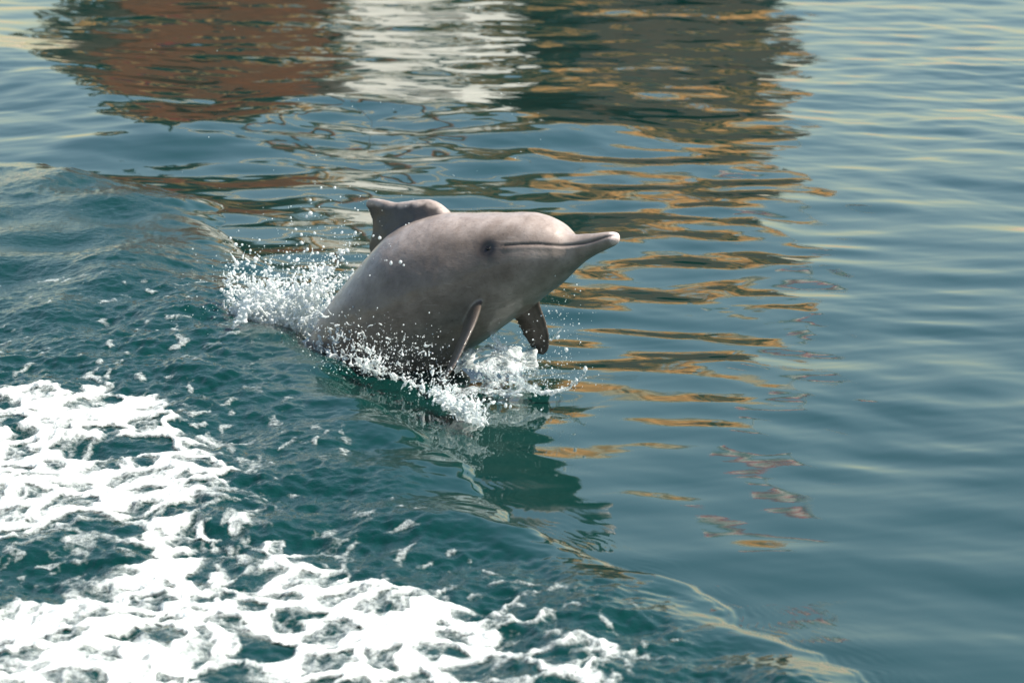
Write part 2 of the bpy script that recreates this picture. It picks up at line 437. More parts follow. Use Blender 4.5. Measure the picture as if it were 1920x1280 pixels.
# fine scratches and rake marks
mp = n.new('ShaderNodeMapping'); mp.inputs['Scale'].default_value = (9, 9, 22); mp.inputs['Rotation'].default_value = (0.5, 0.7, 0.2)
l.new(tc.outputs['Object'], mp.inputs[0])
n2 = n.new('ShaderNodeTexNoise'); n2.inputs['Scale'].default_value = 3.0; n2.inputs['Detail'].default_value = 5; n2.inputs['Distortion'].default_value = 1.2
l.new(mp.outputs[0], n2.inputs['Vector'])
bp = n.new('ShaderNodeBump'); bp.inputs['Strength'].default_value = 0.22; bp.inputs['Distance'].default_value = 0.006
l.new(n2.outputs[0], bp.inputs['Height'])
# thin pale tooth rakes and dark pores
mp2 = n.new('ShaderNodeMapping'); mp2.inputs['Scale'].default_value = (3, 3, 26); mp2.inputs['Rotation'].default_value = (0.4, -0.75, 0.3); l.new(tc.outputs['Object'], mp2.inputs[0])
n3 = n.new('ShaderNodeTexNoise'); n3.inputs['Scale'].default_value = 2.2; n3.inputs['Detail'].default_value = 2; n3.inputs['Distortion'].default_value = .6; l.new(mp2.outputs[0], n3.inputs['Vector'])
sc1 = n.new('ShaderNodeMapRange'); l.new(n3.outputs[0], sc1.inputs['Value']); sc1.inputs['From Min'].default_value = .685; sc1.inputs['From Max'].default_value = .72; sc1.inputs['To Max'].default_value = .16
mx2 = n.new('ShaderNodeMix'); mx2.data_type = 'RGBA'; l.new(sc1.outputs[0], mx2.inputs[0]); l.new(mx.outputs[2], mx2.inputs[6]); mx2.inputs[7].default_value = (.45, .40, .37, 1)
n4 = n.new('ShaderNodeTexNoise'); n4.inputs['Scale'].default_value = 75; n4.inputs['Detail'].default_value = 3; l.new(tc.outputs['Object'], n4.inputs['Vector'])
sc2 = n.new('ShaderNodeMapRange'); l.new(n4.outputs[0], sc2.inputs['Value']); sc2.inputs['From Min'].default_value = .60; sc2.inputs['From Max'].default_value = .74; sc2.inputs['To Max'].default_value = .40
mx3 = n.new('ShaderNodeMix'); mx3.data_type = 'RGBA'; l.new(sc2.outputs[0], mx3.inputs[0]); l.new(mx2.outputs[2], mx3.inputs[6]); mx3.inputs[7].default_value = (.05, .038, .03, 1)
bp2 = n.new('ShaderNodeBump'); bp2.inputs['Strength'].default_value = .25; bp2.inputs['Distance'].default_value = .003; l.new(n4.outputs[0], bp2.inputs['Height']); l.new(bp.outputs[0], bp2.inputs['Normal'])
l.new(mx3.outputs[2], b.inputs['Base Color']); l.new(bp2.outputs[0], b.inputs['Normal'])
b.inputs['Roughness'].default_value = 0.42; b.inputs['Specular IOR Level'].default_value = 0.45
b.inputs['Coat Weight'].default_value = 0.5; b.inputs['Coat Roughness'].default_value = 0.10; b.inputs['Coat IOR'].default_value = 1.33
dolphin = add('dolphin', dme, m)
tag(dolphin, 'grey humpback dolphin leaping out of the bow wave', 'dolphin')
m, n, l, b = mat('eye_dark'); b.inputs['Base Color'].default_value = (0.006, 0.005, 0.005, 1); b.inputs['Roughness'].default_value = 0.06
for pos, sgn in ((e0, 1), (e1, -1)):
    bm = bmesh.new(); bmesh.ops.create_uvsphere(bm, u_segments=20, v_segments=14, radius=0.0135)
    for v_ in bm.verts: v_.co.z *= 0.75; v_.co += Vector(pos-SS[ei]*sgn*0.010)
    me = bpy.data.meshes.new('eye'); bm.to_mesh(me); bm.free()
    me.polygons.foreach_set('use_smooth', np.ones(len(me.polygons), dtype=bool))
    add('eye', me, m, dolphin)

# ------------------------------------------------------------------ moored boats beyond the frame, seen mirrored in the water
M_DARK = simple('tarred_planks', (0.062, 0.028, 0.014), .55, .5, 5, .3, stretch=(.3, .3, 4))
M_RUST = simple('oiled_teak', (0.26, 0.070, 0.018), .5, .75, 2.5, .3, stretch=(.3, .3, 5))
M_TAN = simple('varnished_teak', (0.62, 0.33, 0.10), .4, .3, 5, .2, stretch=(4, .4, .4))
M_WHITE = simple('white_gloss_paint', (0.80, 0.77, 0.70), .35, .05, 3, 0)
M_GLASS = simple('dark_window', (0.012, 0.016, 0.02), .05, .1, 3, 0, .6)
M_CANVAS = simple('cream_canvas', (0.70, 0.58, 0.38), .8, .12, 9, .3)
M_GREEN = simple('sage_paint', (0.13, 0.17, 0.13), .5, .2, 4, .1)
M_RED = simple('red_cloth', (0.55, 0.03, 0.025), .8, .15, 7, .1)
M_TYRE = simple('tyre_rubber', (0.02, 0.022, 0.026), .8, .2, 9, .2)
class MB:
    def __init__(s): s.bm = bmesh.new()
    def box(s, x0, x1, y0, y1, z0, z1, bev=0.0):
        r = bmesh.ops.create_cube(s.bm, size=1)['verts']
        for v in r: v.co = Vector(((x0+x1)/2+v.co.x*(x1-x0), (y0+y1)/2+v.co.y*(y1-y0), (z0+z1)/2+v.co.z*(z1-z0)))
        return s
    def tube(s, a, b, r0, r1=None, n=10):
        a = Vector(a); b = Vector(b); r1 = r0 if r1 is None else r1
        q = (b-a).to_track_quat('Z', 'Y')
        r = bmesh.ops.create_cone(s.bm, cap_ends=True, segments=n, radius1=r0, radius2=r1, depth=(b-a).length)['verts']
        for v in r: v.co = q @ v.co+(a+b)/2
        return s
    def raw(s, V, F):
        w = [s.bm.verts.new(v) for v in V]
        for f in F: s.bm.faces.new([w[k] for k in f])
        return s
    def build(s, name, material, parent=None, smooth=False):
        bmesh.ops.recalc_face_normals(s.bm, faces=s.bm.faces)
        me = bpy.data.meshes.new(name); s.bm.to_mesh(me); s.bm.free()
        me.polygons.foreach_set('use_smooth', np.full(len(me.polygons), smooth, dtype=bool))
        return add(name, me, material, parent)
def boat(name, label, loc, rot, L, beam, zs, zm, zb, hull_m, trim_m, sc=1.6):
    root = bpy.data.objects.new(name, None); COL.objects.link(root)
    root.location = loc; root.rotation_euler = (0, 0, math.radians(rot)); root.scale = (sc, sc, sc); tag(root, label, 'boat', 'boats moored beyond the dolphin')
    ns, nc = 22, 15; V = []; F = []; sheer = []
    for i in range(ns):
        u = i/(ns-1); y = u*L
        hb = beam/2*(0.86+0.14*math.sin(min(1, u*2)*math.pi/2))*(1-max(0, (u-.45)/.55)**2.2)+0.02
        z = zm+(zs-zm)*max(0, 1-u/.45)**2+(zb-zm)*max(0, (u-.4)/.6)**2
        yb = y+0.10*L*max(0, (u-.8)/.2)
        sheer.append((hb, yb, z)); kz = -0.8+0.5*max(0, (u-.7)/.3)
        for j in range(nc):
            a = -1+2*j/(nc-1); k = abs(a)
            x = math.copysign(hb*(k**0.45)*(0.80+0.20*k), a) if k > 0 else 0
            V.append((x, y+(yb-y)*k, kz+(z-kz)*k**1.6))
    for i in range(ns-1):
        for j in range(nc-1):
            a = i*nc+j; F.append((a, a+1, a+nc+1, a+nc))
    hull = MB().raw(V, F+[tuple(range(nc))]).build('hull', hull_m, root)
    D = []; DF = []
    for hb, y, z in sheer: D += [(-hb+.03, y, z-.35), (hb-.03, y, z-.35)]
    for i in range(ns-1): DF.append((2*i, 2*i+1, 2*i+3, 2*i+2))
    MB().raw(D, DF).build('deck', M_TAN, root)
    for sg in (-1, 1):
        for dz in (0.0, 0.42, 0.85):
            g = MB()
            for i in range(ns-2):
                (h0, y0, z0), (h1, y1, z1) = sheer[i], sheer[i+1]
                g.tube((sg*(h0+.02-dz*.05*0), y0, z0-dz), (sg*(h1+.02), y1, z1-dz), .045, n=6)
            g.build('rubbing_strake', trim_m, root)
    # transom planks, rudder
    hb, y0, z0 = sheer[0]
    zz = 0.15; 
    while zz < z0-.1:
        k = ((zz+.8)/(z0+.8))**(1/1.6); w = hb*(k**.45)*(.8+.2*k)-.04
        MB().box(-w, w, -.05, .02, zz, zz+.215).build('transom_plank', hull_m, root); zz += .235
    MB().box(-.05, .05, -.55, -.06, -.9, z0*.55).build('rudder', trim_m, root)
    return root, sheer
def house(root, w, y0, y1, z0, z1, wall_m, trim_m, nw=3, win=True):
    h = MB().box(-w, w, y0, y1, z0, z1).build('cabin', wall_m, root)
    MB().box(-w-.12, w+.12, y0-.14, y1+.14, z1, z1+.08).build('cabin_roof', trim_m, h)
    dz = z1-z0
    if win:
        for i in range(nw):
            c = -w+2*w*(i+.5)/nw; ww = w/nw*.62
            MB().box(c-ww-.04, c+ww+.04, y0-.03, y0-.003, z0+dz*.38, z0+dz*.80).build('window_frame', trim_m, h)
            MB().box(c-ww, c+ww, y0-.045, y0-.033, z0+dz*.42, z0+dz*.76).build('window', M_GLASS, h)
        ny = max(2, int((y1-y0)/.9))
        for sg in (-1, 1):
            for i in range(ny):
                c = y0+(y1-y0)*(i+.5)/ny; ww = (y1-y0)/ny*.3; x = sg*w
                a, b_ = sorted((x+sg*.003, x+sg*.03)); MB().box(a, b_, c-ww-.04, c+ww+.04, z0+dz*.38, z0+dz*.80).build('window_frame', trim_m, h)
                a, b_ = sorted((x+sg*.033, x+sg*.045)); MB().box(a, b_, c-ww, c+ww, z0+dz*.42, z0+dz*.76).build('window', M_GLASS, h)
    return h
def canopy(root, w, y0, y1, z0, z1, m_):
    V = []; n_ = 9
    for y in (y0, y1):
        for k in range(n_):
            a = -1+2*k/(n_-1); V.append((a*w, y, z1-.16*a*a))
    V += [(x, y, z-.05) for x, y, z in V]
    F = []
    for o in (0, 2*n_):
        for k in range(n_-1): F.append((o+k, o+k+1, o+n_+k+1, o+n_+k))
    for r in (0, n_):
        for k in range(n_-1): F.append((r+k, r+k+1, 2*n_+r+k+1, 2*n_+r+k))
    for k in (0, n_-1): F.append((k, n_+k, 3*n_+k, 2*n_+k))
    c = MB().raw(V, F).build('canopy', m_, root)
    vl = MB()
    for k in range(14):
        x0 = -w+2*w*k/14; x1 = x0+2*w/14
        vl.raw([(x0, y0-.01, z1-.2), (x1, y0-.01, z1-.2), (x1, y0-.01, z1-.36), ((x0+x1)/2, y0-.012, z1-.46), (x0, y0-.01, z1-.36)], [(0, 1, 2, 3, 4)])
    vl.build('valance', m_, c)
    for x in (-w+.06, w-.06):
        for k in range(4):
            y = y0+.06+(y1-y0-.12)*k/3; MB().tube((x, y, z0), (x, y, z1-.14), .035, n=8).build('post', M_TAN, root)
def rail(root, w, y0, y1, z0, z1, m_):
    MB().box(-w, w, y0-.03, y0+.03, z1-.05, z1).build('handrail', m_, root)
    for sg in (-1, 1): MB().box(sg*w-.03, sg*w+.03, y0+.03, y1, z1-.05, z1).build('handrail', m_, root)
    k = int(2*w/.18)
    for i in range(k+1):
        x = -w+2*w*i/k; MB().tube((x, y0, z0), (x, y0, z1-.05), .022, n=6).build('baluster', m_, root)
    k = int((y1-y0)/.5)
    for i in range(1, k+1):
        for sg in (-1, 1): MB().tube((sg*w, y0+.5*i, z0), (sg*w, y0+.5*i, z1-.05), .022, n=6).build('baluster', m_, root)

# dark dhow, stern towards the camera
b1, sh = boat('wooden_dhow', 'dark tarred wooden dhow with teak upper deck and lateen mast', (2.65, 58, 0), 38, 5.8, 3.0, 2.9, 2.2, 3.5, M_DARK, M_DARK, 1.75)
house(b1, 1.30, .25, 4.2, 2.5, 3.35, M_TAN, M_TAN, 4)
rail(b1, 1.38, .05, 4.4, 3.44, 4.0, M_TAN)
house(b1, .80, 1.6, 3.6, 3.44, 4.35, M_TAN, M_CANVAS, 2)
canopy(b1, 1.45, .1, 4.6, 3.44, 4.95, M_CANVAS)
M_OCHRE = simple('added_ochre_canvas', (0.70, 0.35, 0.10), .8, .15, 7, .3)  # for curtains added to bring orange light into the water's reflections
for x0, x1, z0_ in ((-1.40, -.62, 4.02), (-.50, .42, 3.75), (.55, 1.40, 4.02)):
    V = []; F = []
    for i in range(17):
        x = x0+(x1-x0)*i/16
        for z in (4.74, z0_): V.append((x, .14+.02*math.sin(i*1.3), z))
    for i in range(16): F.append((2*i, 2*i+1, 2*i+3, 2*i+2))
    MB().raw(V, F).build('added_curtain', M_OCHRE, b1, True)
MB().box(1.22, 1.42, .3, 1.3, 3.5, 4.3).build('locker', M_GREEN, b1)
MB().tube((0, 5.0, 1.6), (0.1, 4.8, 8.6), .11, .06, 14).build('mast', M_RUST, b1)
MB().tube((-2.4, 5.2, 4.9), (2.9, 4.9, 7.9), .07, .03, 10).build('yard', M_DARK, b1)
g = MB()
for i in range(16):
    u0, u1 = i/16, (i+1)/16
    f = lambda u: (-2.2+4.7*u, 5.14-.3*u, 4.92+2.65*u)
    g.tube(f(u0), f(u1), .10*(.6+.6*math.sin(math.pi*u0))+.02*(i % 2), .10*(.6+.6*math.sin(math.pi*u1))+.02*((i+1) % 2), 9)
g.build('furled_sail', M_CANVAS, b1)
MB().tube((.95, .0, 2.4), (1.15, -.55, 6.6), .025, .018, 8).build('flagpole', M_WHITE, b1)
def cloth(x, y, z, w, h, m_, root, name, seed):
    V = []; F = []
    for i in range(9):
        for j in range(5):
            V.append((x+w*i/8, y+.07*math.sin(i*1.1+seed), z-h*j/4-.12*(i/8)**2))
    for i in range(8):
        for j in range(4): a = i*5+j; F.append((a, a+1, a+6, a+5))
    return MB().raw(V, F).build(name, m_, root, True)
fl_ = cloth(.30, -.5, 6.5, .8, .18, M_RED, b1, 'flag', 0)
cloth(.30, -.5, 6.31, .8, .18, M_WHITE, b1, 'flag_stripe', 0).parent = fl_
cloth(.30, -.5, 6.12, .8, .18, M_GREEN, b1, 'flag_stripe', 0).parent = fl_
for i, x in enumerate((-1.1, -.5, .15, .8)):
    bm = bmesh.new(); 
    V = []; F = []
    for a in range(16):
        for c_ in range(8):
            A_, B_ = a*math.pi/8, c_*math.pi/4; r = .24+.085*math.cos(B_); V.append((x+r*math.cos(A_), -.16+.085*math.sin(B_), 1.35+.12*(i % 2)+r*math.sin(A_)))
            F.append((a*8+c_, ((a+1) % 16)*8+c_, ((a+1) % 16)*8+(c_+1) % 8, a*8+(c_+1) % 8))
    bm.free(); MB().raw(V, F).build('tyre_fender', M_TYRE, b1, True)
# white motor cruiser behind
b2, sh = boat('motor_cruiser', 'white motor cruiser with flybridge moored between the wooden boats', (-1.1, 52, 0), 40, 4.2, 2.4, 1.9, 1.7, 2.3, M_WHITE, M_WHITE)
house(b2, 1.0, .5, 2.6, 1.6, 2.75, M_WHITE, M_WHITE, 2)
house(b2, .75, .8, 2.0, 2.84, 3.35, M_WHITE, M_WHITE, 2, False)
rail(b2, .95, .6, 2.5, 2.84, 3.45, M_WHITE)
# red-brown fishing boat
b3, sh = boat('fishing_boat', 'red-brown wooden fishing boat with low wheelhouse and stacked gear', (-3.45, 45, 0), 12, 4.6, 2.1, 1.95, 1.6, 2.5, M_RUST, M_DARK, 1.45)
house(b3, .58, 1.2, 3.6, 1.75, 2.85, M_TAN, M_RUST, 3)
canopy(b3, 1.0, .2, 4.0, 1.8, 3.45, M_DARK)
rail(b3, 1.1, .05, 1.2, 1.9, 2.5, M_TAN)
MB().tube((0, 4.1, 1.3), (0, 4.0, 5.2), .07, .04, 10).build('mast', M_DARK, b3)
for i in range(5):
    MB().box(-.9+.42*i, -.55+.42*i, .25, .75, 1.78, 2.1+.08*(i % 3)).build('crate', (M_GREEN, M_RED, M_DARK, M_TAN, M_GREEN)[i], b3)

# ------------------------------------------------------------------ foam floating on the wake
FOAM = [(110, 795, 190, 50, 1.1), (40, 870, 170, 70, 1.0), (190, 832, 75, 17, -1.3), (30, 792, 45, 14, -.6), (310, 905, 105, 50, .72), (20, 950, 110, 45, .75), (190, 925, 130, 45, .62),
        (110, 738, 130, 20, .52), (50, 722, 100, 14, .5), (205, 702, 32, 22, .5), (135, 760, 45, 15, .7), (250, 745, 32, 14, .8), (345, 850, 45, 26, .55), (280, 800, 70, 20, .5),
        (345, 985, 60, 12, .75), (280, 1045, 62, 60, 1.0), (300, 1112, 90, 46, 1.0), (395, 1152, 150, 26, .95), (110, 1180, 85, 52, 1.0), (45, 1140, 90, 60, .8),
        (50, 1245, 190, 55, 1.2), (210, 1258, 170, 36, 1.1), (335, 1200, 85, 55, .7), (460, 1275, 80, 20, .7), (560, 1058, 52, 26, .55), (490, 962, 42, 22, .6),
        (555, 1215, 85, 26, 1.0), (620, 1150, 85, 50, .75), (660, 1130, 70, 30, .8), (715, 1118, 75, 26, .85), (730, 1190, 100, 42, .7), (800, 1155, 70, 20, .65), (855, 1140, 34, 15, .4),
        (790, 1270, 80, 18, .8), (650, 1250, 60, 30, .5), (1110, 1270, 90, 18, .45), (1570, 1262, 34, 22, .75), (0, 1010, 60, 30, .6), (150, 1010, 70, 20, .35),
        (420, 900, 70, 40, .2), (450, 1030, 130, 60, .38), (620, 1020, 120, 40, .3), (900, 1110, 130, 50, .3), (470, 820, 120, 50, .12), (1050, 1190, 160, 60, .28), (950, 1240, 140, 40, .45), (560, 870, 160, 60, .12),
        (520, 1110, 140, 60, .45), (700, 1235, 150, 40, .45), (860, 1200, 130, 40, .4), (980, 1150, 110, 40, .28), (640, 1080, 120, 26, .3), (1180, 1235, 120, 30, .3), (160, 870, 200, 90, .18), (160, 690, 160, 30, .15)]
fx = np.arange(-2.6, 1.7, 0.0055); fy = np.arange(10.6, 17.4, 0.012)
FX, FY = np.meshgrid(fx, fy); FX = FX.ravel(); FY = FY.ravel()
FH = height(FX, FY)
fd, _ = wake_dist(FX, FY)
wfx = FX+0.09*noise2(FX*2.2, FY*2.2, 301)+0.03*noise2(FX*7, FY*7, 303); wfy = FY+0.16*noise2(FX*2.0, FY*2.0, 302)+0.05*noise2(FX*7, FY*7, 304)
dens = np.full(FX.shape, -0.02)
for cx, cy, rx, ry, s_ in FOAM:
    g0 = G(cx, cy, .05); a_ = rx*tw(cy)/FPX; b_ = abs(G(cx, cy-ry, .05)[1]-G(cx, cy+ry, .05)[1])/2
    q = ((wfx-g0[0])/a_)**2+((wfy-g0[1])/b_)**2
    dens = dens+s_*np.exp(-q*0.85)
dens = np.minimum(dens, 1.0)
big = fbm2(wfx*3.2, wfy*2.4, 3, 311); mid = fbm2(wfx*9, wfy*6.5, 3, 321); sml = fbm2(wfx*26, wfy*20, 3, 331)
def worley(x, y, seed):
    xi = np.floor(x).astype(np.int64); yi = np.floor(y).astype(np.int64)
    f1 = np.full(x.shape, 9.0); f2 = np.full(x.shape, 9.0)
    for dx in (-1, 0, 1):
        for dy in (-1, 0, 1):
            h1 = _hash(xi+dx, yi+dy, 0*xi, seed)/4294967296.0; h2 = _hash(xi+dx, yi+dy, 0*xi+1, seed)/4294967296.0
            d_ = np.hypot(xi+dx+h1-x, yi+dy+h2-y)
            f2 = np.minimum(f2, np.maximum(f1, d_)); f1 = np.minimum(f1, d_)
    return f2-f1
hole = sstep(.04, .42, worley(wfx*5.5+.35*mid, wfy*4.0+.35*big, 345)+.06*sml)
hole2 = sstep(.05, .45, worley(wfx*13+.3*sml, wfy*9+.3*mid, 346))
fm = dens*1.15-0.21-0.60*hole-0.22*hole2+0.24*big+0.20*mid+0.12*sml
speck = noise2(wfx*16, wfy*8.5, 351)+0.35*sml-0.46+0.35*noise2(wfx*2.5, wfy*2.5, 352)
fm = np.maximum(fm, np.minimum(speck*1.3, .30))
fm = np.where((fd > 0.12) & (FX < 1.7), fm, -1)*1.0
fm = fm-0.6*sstep(0.35, 0.12, fd)
keep = fm > -0.10
nrf, ncf = len(fy), len(fx)
ff = grid_faces(nrf, ncf); ff = ff[keep[ff].any(1)]
used = np.unique(ff); remap = -np.ones(len(FX), int); remap[used] = np.arange(len(used))
thick = 0.0018+0.006*sstep(0.0, 0.6, fm)+0.003*sstep(.1, .5, fm)*(sml+1)
fv = np.stack([FX, FY, FH+thick], 1)[used]
fme = mesh_np('foam', fv, remap[ff]); attr(fme, 'cover', fm[used])
m, n, l, b = mat('sea_foam')
at = n.new('ShaderNodeAttribute'); at.attribute_name = 'cover'
tc = n.new('ShaderNodeTexCoord')
nz = n.new('ShaderNodeTexNoise'); nz.inputs['Scale'].default_value = 70; nz.inputs['Detail'].default_value = 3
vo = n.new('ShaderNodeTexVoronoi'); vo.inputs['Scale'].default_value = 95; vo.feature = 'DISTANCE_TO_EDGE'
vb = n.new('ShaderNodeTexVoronoi'); vb.inputs['Scale'].default_value = 34; vb.feature = 'DISTANCE_TO_EDGE'
for q in (nz, vo, vb): l.new(tc.outputs['Object'], q.inputs['Vector'])
def mth(op, a, b_=None, c_=None):
    x = n.new('ShaderNodeMath'); x.operation = op
    for k, v_ in enumerate((a, b_, c_)):
        if v_ is None: continue
        if isinstance(v_, (int, float)): x.inputs[k].default_value = v_
        else: l.new(v_, x.inputs[k])
    return x.outputs[0]
cov = mth('MULTIPLY_ADD', nz.outputs[0], 0.36, mth('ADD', at.outputs['Fac'], -0.18))
cov = mth('SUBTRACT', cov, mth('MULTIPLY', vb.outputs[0], 0.55))
mr = n.new('ShaderNodeMapRange'); mr.interpolation_type = 'SMOOTHSTEP'; l.new(cov, mr.inputs['Value'])
mr.inputs['From Min'].default_value = -0.10; mr.inputs['From Max'].default_value = 0.50
bub = n.new('ShaderNodeMapRange'); l.new(vo.outputs[0], bub.inputs['Value']); bub.inputs['From Min'].default_value = .0; bub.inputs['From Max'].default_value = .12
bub.inputs['To Min'].default_value = 1.0; bub.inputs['To Max'].default_value = .55
al = mth('MULTIPLY', mr.outputs[0], mth('MAXIMUM', bub.outputs[0], mth('MULTIPLY', at.outputs['Fac'], 1.6)))
al = mth('MINIMUM', al, 1.0)
l.new(al, b.inputs['Alpha'])
fcr = n.new('ShaderNodeValToRGB'); fcr.color_ramp.elements[0].position = .12; fcr.color_ramp.elements[1].position = .8
fcr.color_ramp.elements[0].color = (.42, .47, .455, 1); fcr.color_ramp.elements[1].color = (.78, .80, .77, 1)
l.new(at.outputs['Fac'], fcr.inputs[0]); l.new(fcr.outputs[0], b.inputs['Base Color']); b.inputs['Roughness'].default_value = .7
bp = n.new('ShaderNodeBump'); bp.inputs['Strength'].default_value = .5; bp.inputs['Distance'].default_value = .012
l.new(mth('ADD', nz.outputs[0], mth('MULTIPLY', vb.outputs[0], 1.5)), bp.inputs['Height']); l.new(bp.outputs[0], b.inputs['Normal'])
foam = add('foam', fme, m)
tag(foam, 'white lacy sea foam spread over the choppy wake', 'foam', kind='stuff')

# ------------------------------------------------------------------ splash water thrown up by the dolphin
def ico(sub):
    bm = bmesh.new(); bmesh.ops.create_icosphere(bm, subdivisions=sub, radius=1.0)
    V = np.array([v.co[:] for v in bm.verts]); F = np.array([[v.index for v in f.verts] for f in bm.faces]); bm.free(); return V, F
ICO1, ICO2 = ico(1), ico(2)
def balls(pts, rad, tpl=ICO1, stretch=None):
    V, F = tpl; pts = np.asarray(pts); rad = np.asarray(rad)
    sc_ = rad[:, None, None] if stretch is None else (rad[:, None]*stretch)[:, None, :]
    vv = (V[None]*sc_+pts[:, None]).reshape(-1, 3)
    f_ = (F[None]+(np.arange(len(pts))*len(V))[:, None, None]).reshape(-1, 3)
    return vv, f_
def water_mat(name, froth, tint=(.92, .97, .97)):
    m, n, l, b = mat(name)
    b.inputs['Base Color'].default_value = tint+(1,); b.inputs['Roughness'].default_value = .02
    b.inputs['IOR'].default_value = 1.333; b.inputs['Transmission Weight'].default_value = 1.0
    tc = n.new('ShaderNodeTexCoord'); nz = n.new('ShaderNodeTexNoise'); nz.inputs['Scale'].default_value = 22; nz.inputs['Detail'].default_value = 6; nz.inputs['Roughness'].default_value = .7
    l.new(tc.outputs['Object'], nz.inputs['Vector'])
    cr = n.new('ShaderNodeValToRGB'); cr.color_ramp.elements[0].position = 0.62-froth*.4; cr.color_ramp.elements[1].position = 0.80-froth*.4
    l.new(nz.outputs[0], cr.inputs[0])
    df = n.new('ShaderNodeBsdfDiffuse'); df.inputs['Color'].default_value = (.85, .88, .87, 1)
    tr = n.new('ShaderNodeBsdfTranslucent'); tr.inputs['Color'].default_value = (.85, .88, .87, 1)
    m1 = n.new('ShaderNodeMixShader'); m1.inputs[0].default_value = .45; l.new(df.outputs[0], m1.inputs[1]); l.new(tr.outputs[0], m1.inputs[2])
    tp = n.new('ShaderNodeBsdfTransparent'); tp.inputs['Color'].default_value = (.93, .97, .97, 1)
    m0 = n.new('ShaderNodeMixShader'); m0.inputs[0].default_value = .40; l.new(b.outputs[0], m0.inputs[1]); l.new(tp.outputs[0], m0.inputs[2])
    m2 = n.new('ShaderNodeMixShader'); l.new(cr.outputs[0], m2.inputs[0]); l.new(m0.outputs[0], m2.inputs[1]); l.new(m1.outputs[0], m2.inputs[2])
    l.new(m2.outputs[0], n['Material Output'].inputs['Surface'])
    return m
M_FROTH = water_mat('frothy_splash', .86); M_CLEAR = water_mat('clear_splash', .42); M_DROP = water_mat('droplet_water', .62)
def liquid(name, pts, rad, material, voxel=0.0038, smooth=3):
    V, F = balls(pts, rad)
    tmp = mesh_np('tmp', V, F); o = bpy.data.objects.new('tmp', tmp); COL.objects.link(o)
    r = o.modifiers.new('r', 'REMESH'); r.mode = 'VOXEL'; r.voxel_size = voxel
    if smooth: s = o.modifiers.new('s', 'SMOOTH'); s.factor = .5; s.iterations = smooth
    dg = bpy.context.evaluated_depsgraph_get(); dg.update()
    me = bpy.data.meshes.new_from_object(o.evaluated_get(dg)); me.name = name
    bpy.data.objects.remove(o)
    me.polygons.foreach_set('use_smooth', np.ones(len(me.polygons), dtype=bool)); me.materials.clear()
    return add(name, me, material)
def on_water(px, py, lift=0.0):
    """spot on the wavy surface seen at that place"""
    z = 0.0
    for _ in range(4):
        g = G(px, py, z); z = float(height(g[0], g[1], False))
    return g+np.array((0, 0, lift))
def path(pts2, t_of, n, jit=0.0):
    """points along a hand-laid streak: list of (photo x, photo y), distance function"""
    A = np.array(pts2, float); seg = np.r_[0, np.cumsum(np.hypot(*np.diff(A, axis=0).T))]; u = np.linspace(0, seg[-1], n)
    x = np.interp(u, seg, A[:, 0]); y = np.interp(u, seg, A[:, 1])
    return np.array([P(a, c_, t_of(a, c_)) for a, c_ in zip(x, y)])+RNG.normal(0, 1, (n, 3))*jit
def jets(origins, dirs, speed, n, r0, r1, g=9.8, tmax=.16):
    """thin ligaments on ballistic arcs, fat at the root and breaking to beads at the end"""
    P_, R_ = [], []
    for o, d in zip(origins, dirs):
        v = d*RNG.uniform(*speed); T = tmax*RNG.uniform(.5, 1); k = RNG.uniform(.6, 1.2)
        w = RNG.normal(0, .012, 3)
        for i in range(n):
            u = i/n; tt = u*T
            p = o+v*tt-np.array((0, 0, .5*g*tt*tt))+w*math.sin(u*7+k*5)
            if u > .3 and (math.sin(u*31+k*40) > .15 or RNG.random() < .25): continue
            P_.append(p); R_.append(max(.0024, (r0+(r1-r0)*u)*k*(1+.35*math.sin(u*24+k*9))))
    return P_, R_
def filaments(pts, k, steps, r0, r1, up, seed):
    """random-walk threads started from some of the points"""
    g_ = np.random.default_rng(seed); A = []; B = []
    for i in g_.choice(len(pts), k):
        p = np.array(pts[i]); d = g_.normal(0, 1, 3)+np.array((.15, 0, up)); d /= np.linalg.norm(d); f = g_.uniform(.7, 1.25)
        for q in range(steps):
            d = d+g_.normal(0, .22, 3); d /= np.linalg.norm(d); p = p+d*.0042
            A.append(p.copy()); B.append((r0+(r1-r0)*q/steps)*f*(1+.25*math.sin(q*1.7+f*20)))
    return A, B
# --- plume behind the dolphin's back
pts, rad = [], []
for _ in range(7600):
    px = RNG.normal(548, 70)
    base_y = 600+0.24*(px-480)
    py = base_y-abs(RNG.normal(0, 52))*(1.0 if px < 560 else 1.3)+RNG.normal(0, 10)
    if px < 418 or px > 690: continue
    t = tw(base_y, .03)+RNG.normal(0, .10)-.06
    p = P(px, py, t)
    pts.append(p); rad.append(RNG.uniform(.0036, .0085)*(1.6 if RNG.random() < .05 else 1))
pts = np.array(pts); rad = np.array(rad)
ok = pts[:, 2] > height(pts[:, 0], pts[:, 1], False)-.02; pts, rad = pts[ok], rad[ok]
nzv = noise3(pts*16, 71)+.6*noise3(pts*38, 72)
hgt = pts[:, 2]
ok = nzv > -0.35+hgt*1.9-.10
pts, rad = pts[ok], rad[ok]
og, dr = [], []
for _ in range(46):
    px = RNG.uniform(450, 660); by = 590+0.25*(px-480)-RNG.uniform(0, 25)
    og.append(P(px, by, tw(by, .1)-.05+RNG.normal(0, .05))); d = np.array((RNG.normal(.15+.5*(px > 560), .45), RNG.normal(0, .3), RNG.uniform(.7, 1.3))); dr.append(d/np.linalg.norm(d))
jp, jr = jets(og, dr, (1.2, 3.3), 44, .0070, .0026)
wp, wr = [], []
